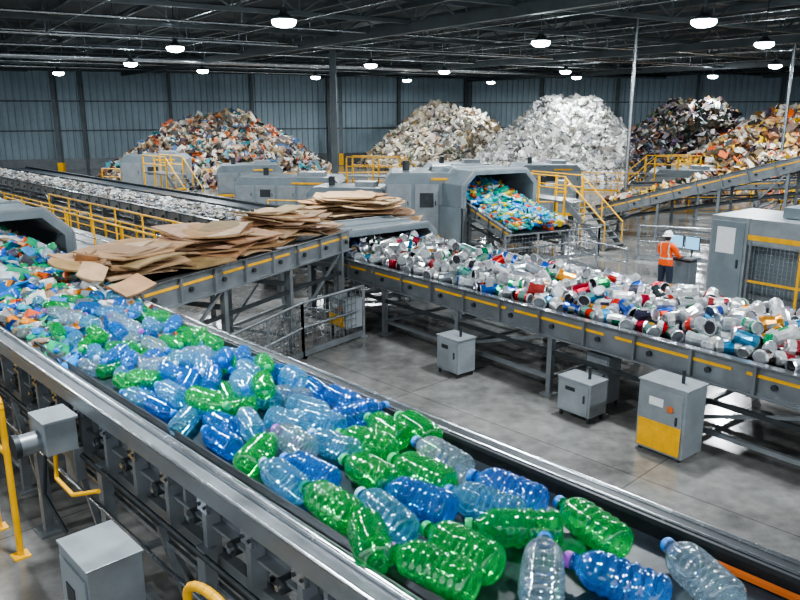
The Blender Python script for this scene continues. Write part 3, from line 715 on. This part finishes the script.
# ------------------------------------------------------------------ worker
root=bpy.data.objects.new('worker',None);bpy.context.collection.objects.link(root)
P=[];E=[];R_=[]
def vtx(p,r,par=None):
    P.append(p);R_.append(r);i=len(P)-1
    if par is not None:E.append((par,i))
    return i
pel=vtx((0,0,.97),(.165,.12));sp=vtx((0,0,1.13),(.16,.125),pel);ch=vtx((0,0,1.31),(.19,.14),sp);nb=vtx((0,0,1.46),(.11,.10),ch);nk=vtx((0,.015,1.54),(.058,.058),nb);hd=vtx((0,.02,1.60),(.055,.06),nk)
for s in(-1,1):
    sh=vtx((.20*s,0,1.42),(.085,.085),nb);el=vtx((.26*s,.10,1.17),(.065,.065),sh);fa=vtx((.22*s,.26,1.13),(.052,.052),el);wr=vtx((.17*s,.40,1.11),(.036,.032),fa);vtx((.16*s,.48,1.10),(.04,.018),wr)
    hp=vtx((.10*s,0,.90),(.11,.12),pel);kn=vtx((.12*s,.03,.50),(.08,.085),hp);an=vtx((.13*s,-.01,.11),(.06,.065),kn);he=vtx((.135*s,.03,.055),(.05,.05),an);vtx((.15*s,.17,.045),(.045,.035),he)
me=bpy.data.meshes.new('body_sk');me.from_pydata(P,E,[])
ob=bpy.data.objects.new('body_sk',me);bpy.context.collection.objects.link(ob)
sk=ob.modifiers.new('s','SKIN')
for i,r in enumerate(R_): me.skin_vertices[0].data[i].radius=r
me.skin_vertices[0].data[0].use_root=True
ss=ob.modifiers.new('u','SUBSURF');ss.levels=3;ss.render_levels=3
bpy.context.view_layer.update()
dg=bpy.context.evaluated_depsgraph_get();bme=bpy.data.meshes.new_from_object(ob.evaluated_get(dg));bpy.data.objects.remove(ob)
HV=pmat('hi_vis_orange',(.95,.12,.01),.7,0,.15,8);NAVY=pmat('navy_trousers',(.025,.035,.06),.8,0,.2,8);REF=pmat('reflective_tape',(.7,.72,.7),.35,.2,.1);SKN=pmat('skin',(.6,.36,.25),.55,0,.08);BOOT=pmat('boot_leather',(.03,.025,.02),.6);HELM=pmat('helmet_shell',(.85,.87,.88),.25,0,.03);HAIR=pmat('hair',(.04,.025,.015),.8)
bme.materials.clear()
for m in(HV,NAVY,REF,SKN,BOOT):bme.materials.append(m)
for p in bme.polygons:
    c=p.center;p.use_smooth=True;mi=0
    if c.z<.14:mi=4
    elif c.z<.88:mi=2 if .30<c.z<.36 else 1
    elif c.y>.395:mi=3
    elif c.z>1.515 and abs(c.x)<.09:mi=3
    elif abs(c.x)<.19 and c.y<.2 and 1.06<c.z<1.10:mi=2
    elif .105<abs(c.x)<.13 and c.z>1.10:mi=2
    elif .20<c.y<.23:mi=2
    p.material_index=mi
body=bpy.data.objects.new('body',bme);bpy.context.collection.objects.link(body);body.parent=root
B=MB()
for s in(-1,1):
    for k,(ox,ln) in enumerate(((-.03,.07),(-.011,.08),(.009,.076),(.028,.06))):
        a=V((.16*s+ox,.50,1.10));b1=a+V((ox*.2,ln*.55,-.002));c1=b1+V((0,ln*.4,-.022))
        B.tube(a-V((0,.03,0)),b1,.0095,0,8,r1=.009);B.tube(b1,c1,.009,0,8,r1=.007)
    a=V((.16*s-s*.025,.455,1.10));b1=a+V((-s*.03,.035,-.005));B.tube(a,b1,.011,0,8);B.tube(b1,b1+V((-s*.006,.03,-.014)),.0105,0,8,r1=.008)
B.build('fingers',[SKN],parent=root)
B=MB();sg=20;rg=14;vs=[]
for j in range(rg+1):
    ph=math.pi*j/rg
    for i in range(sg):
        th=2*math.pi*i/sg;x=math.sin(ph)*math.cos(th);y=math.sin(ph)*math.sin(th);z=math.cos(ph)
        jaw=1-.25*max(0,-z)
        q=V((x*.078*jaw,y*.098*(1-.08*max(0,-z)),z*.118))
        if y>.85 and abs(z+.12)<.25 and abs(x)<.25:q.y+=.02
        vs.append(q+V((0,.025,1.66)))
B.add(vs,[(j*sg+i,j*sg+(i+1)%sg,(j+1)*sg+(i+1)%sg,(j+1)*sg+i) for j in range(rg) for i in range(sg)],0,(1,1,1),True)
B.tube((0,.115,1.665),(0,.142,1.635),.010,0,8,r1=.016)
for s in(-1,1):
    B.tube((.075*s,.02,1.63),(.082*s,.015,1.685),.014,0,8); B.box((.03*s,.118,1.675),(.024,.006,.010),mat=1); B.box((.03*s,.12,1.692),(.03,.008,.006),mat=2)
B.box((0,.118,1.60),(.045,.008,.01),mat=2)
vs=[]
for j in range(8):
    ph=math.pi*(.30+.45*j/7)
    for i in range(13):
        th=math.pi+math.pi*i/12; vs.append(V((math.sin(ph)*math.cos(th)*.083,math.sin(ph)*math.sin(th)*.103+.02,math.cos(ph)*.118+1.66)))
B.add(vs,[(j*13+i,j*13+i+1,(j+1)*13+i+1,(j+1)*13+i) for j in range(7) for i in range(12)],2,(1,1,1),True)
hdob=B.build('head',[SKN,DARKST,HAIR],parent=root)
B=MB();vs=[];sg=24
prof=[(.155,1.70),(.150,1.708),(.118,1.715),(.116,1.75),(.105,1.79),(.075,1.82),(.035,1.836),(.001,1.84)]
for r,z in prof:
    for i in range(sg):
        th=2*math.pi*i/sg; k=1.0+(.12*max(0,math.sin(th)) if r>.12 else 0); vs.append(V((r*.88*math.cos(th),r*1.02*k*math.sin(th)+.02,z)))
B.add(vs,[(j*sg+i,j*sg+(i+1)%sg,(j+1)*sg+(i+1)%sg,(j+1)*sg+i) for j in range(len(prof)-1) for i in range(sg)],0,(1,1,1),True)
B.box((0,.02,1.838),(.03,.17,.02))
B.build('hard_hat',[HELM],parent=root)
root.location=(8.05,22.3,0);root.rotation_euler=(0,0,math.radians(-52));root.scale=(1.16,1.16,1.08)
fy=V((math.sin(math.radians(52)),math.cos(math.radians(52)),0));fx=V((fy.y,-fy.x,0));cc=V((8.05,22.3,0))+fy*.82;ax=(fx,fy,Z)
B=MB()
B.box(cc+Z*.5,(.9,.4,1.0),ax,iC);B.box(cc+Z*1.11-fy*.05,(1.1,.6,.06),ax,iS);B.box(cc+Z*1.04,(.86,.36,.09),ax,iD);B.box(cc-fy*.205+Z*.55,(.8,.02,.8),ax,iM)
B.box(cc-fy*.2+Z*1.148,(.5,.2,.015),ax,iD)
for s,wd in((-.28,.52),(.28,.5)):
    B.box(cc+fx*s+fy*.1+Z*1.24,(.05,.05,.25),ax,iD);B.box(cc+fx*s+fy*.1+Z*1.55,(wd,.04,.42),ax,iD);B.box(cc+fx*s+fy*.075+Z*1.55,(wd-.05,.012,.37),ax,iE)
B.build('operator_console',STD,.008)
# ------------------------------------------------------------------ camera
cd=bpy.data.cameras.new('Camera');cam=bpy.data.objects.new('Camera',cd);bpy.context.collection.objects.link(cam)
cam.location=(0,0,5.5);cam.rotation_euler=(math.radians(90-14.22),0,0);cd.sensor_width=36;cd.lens=33.75;cd.clip_end=300
bpy.context.scene.camera=cam
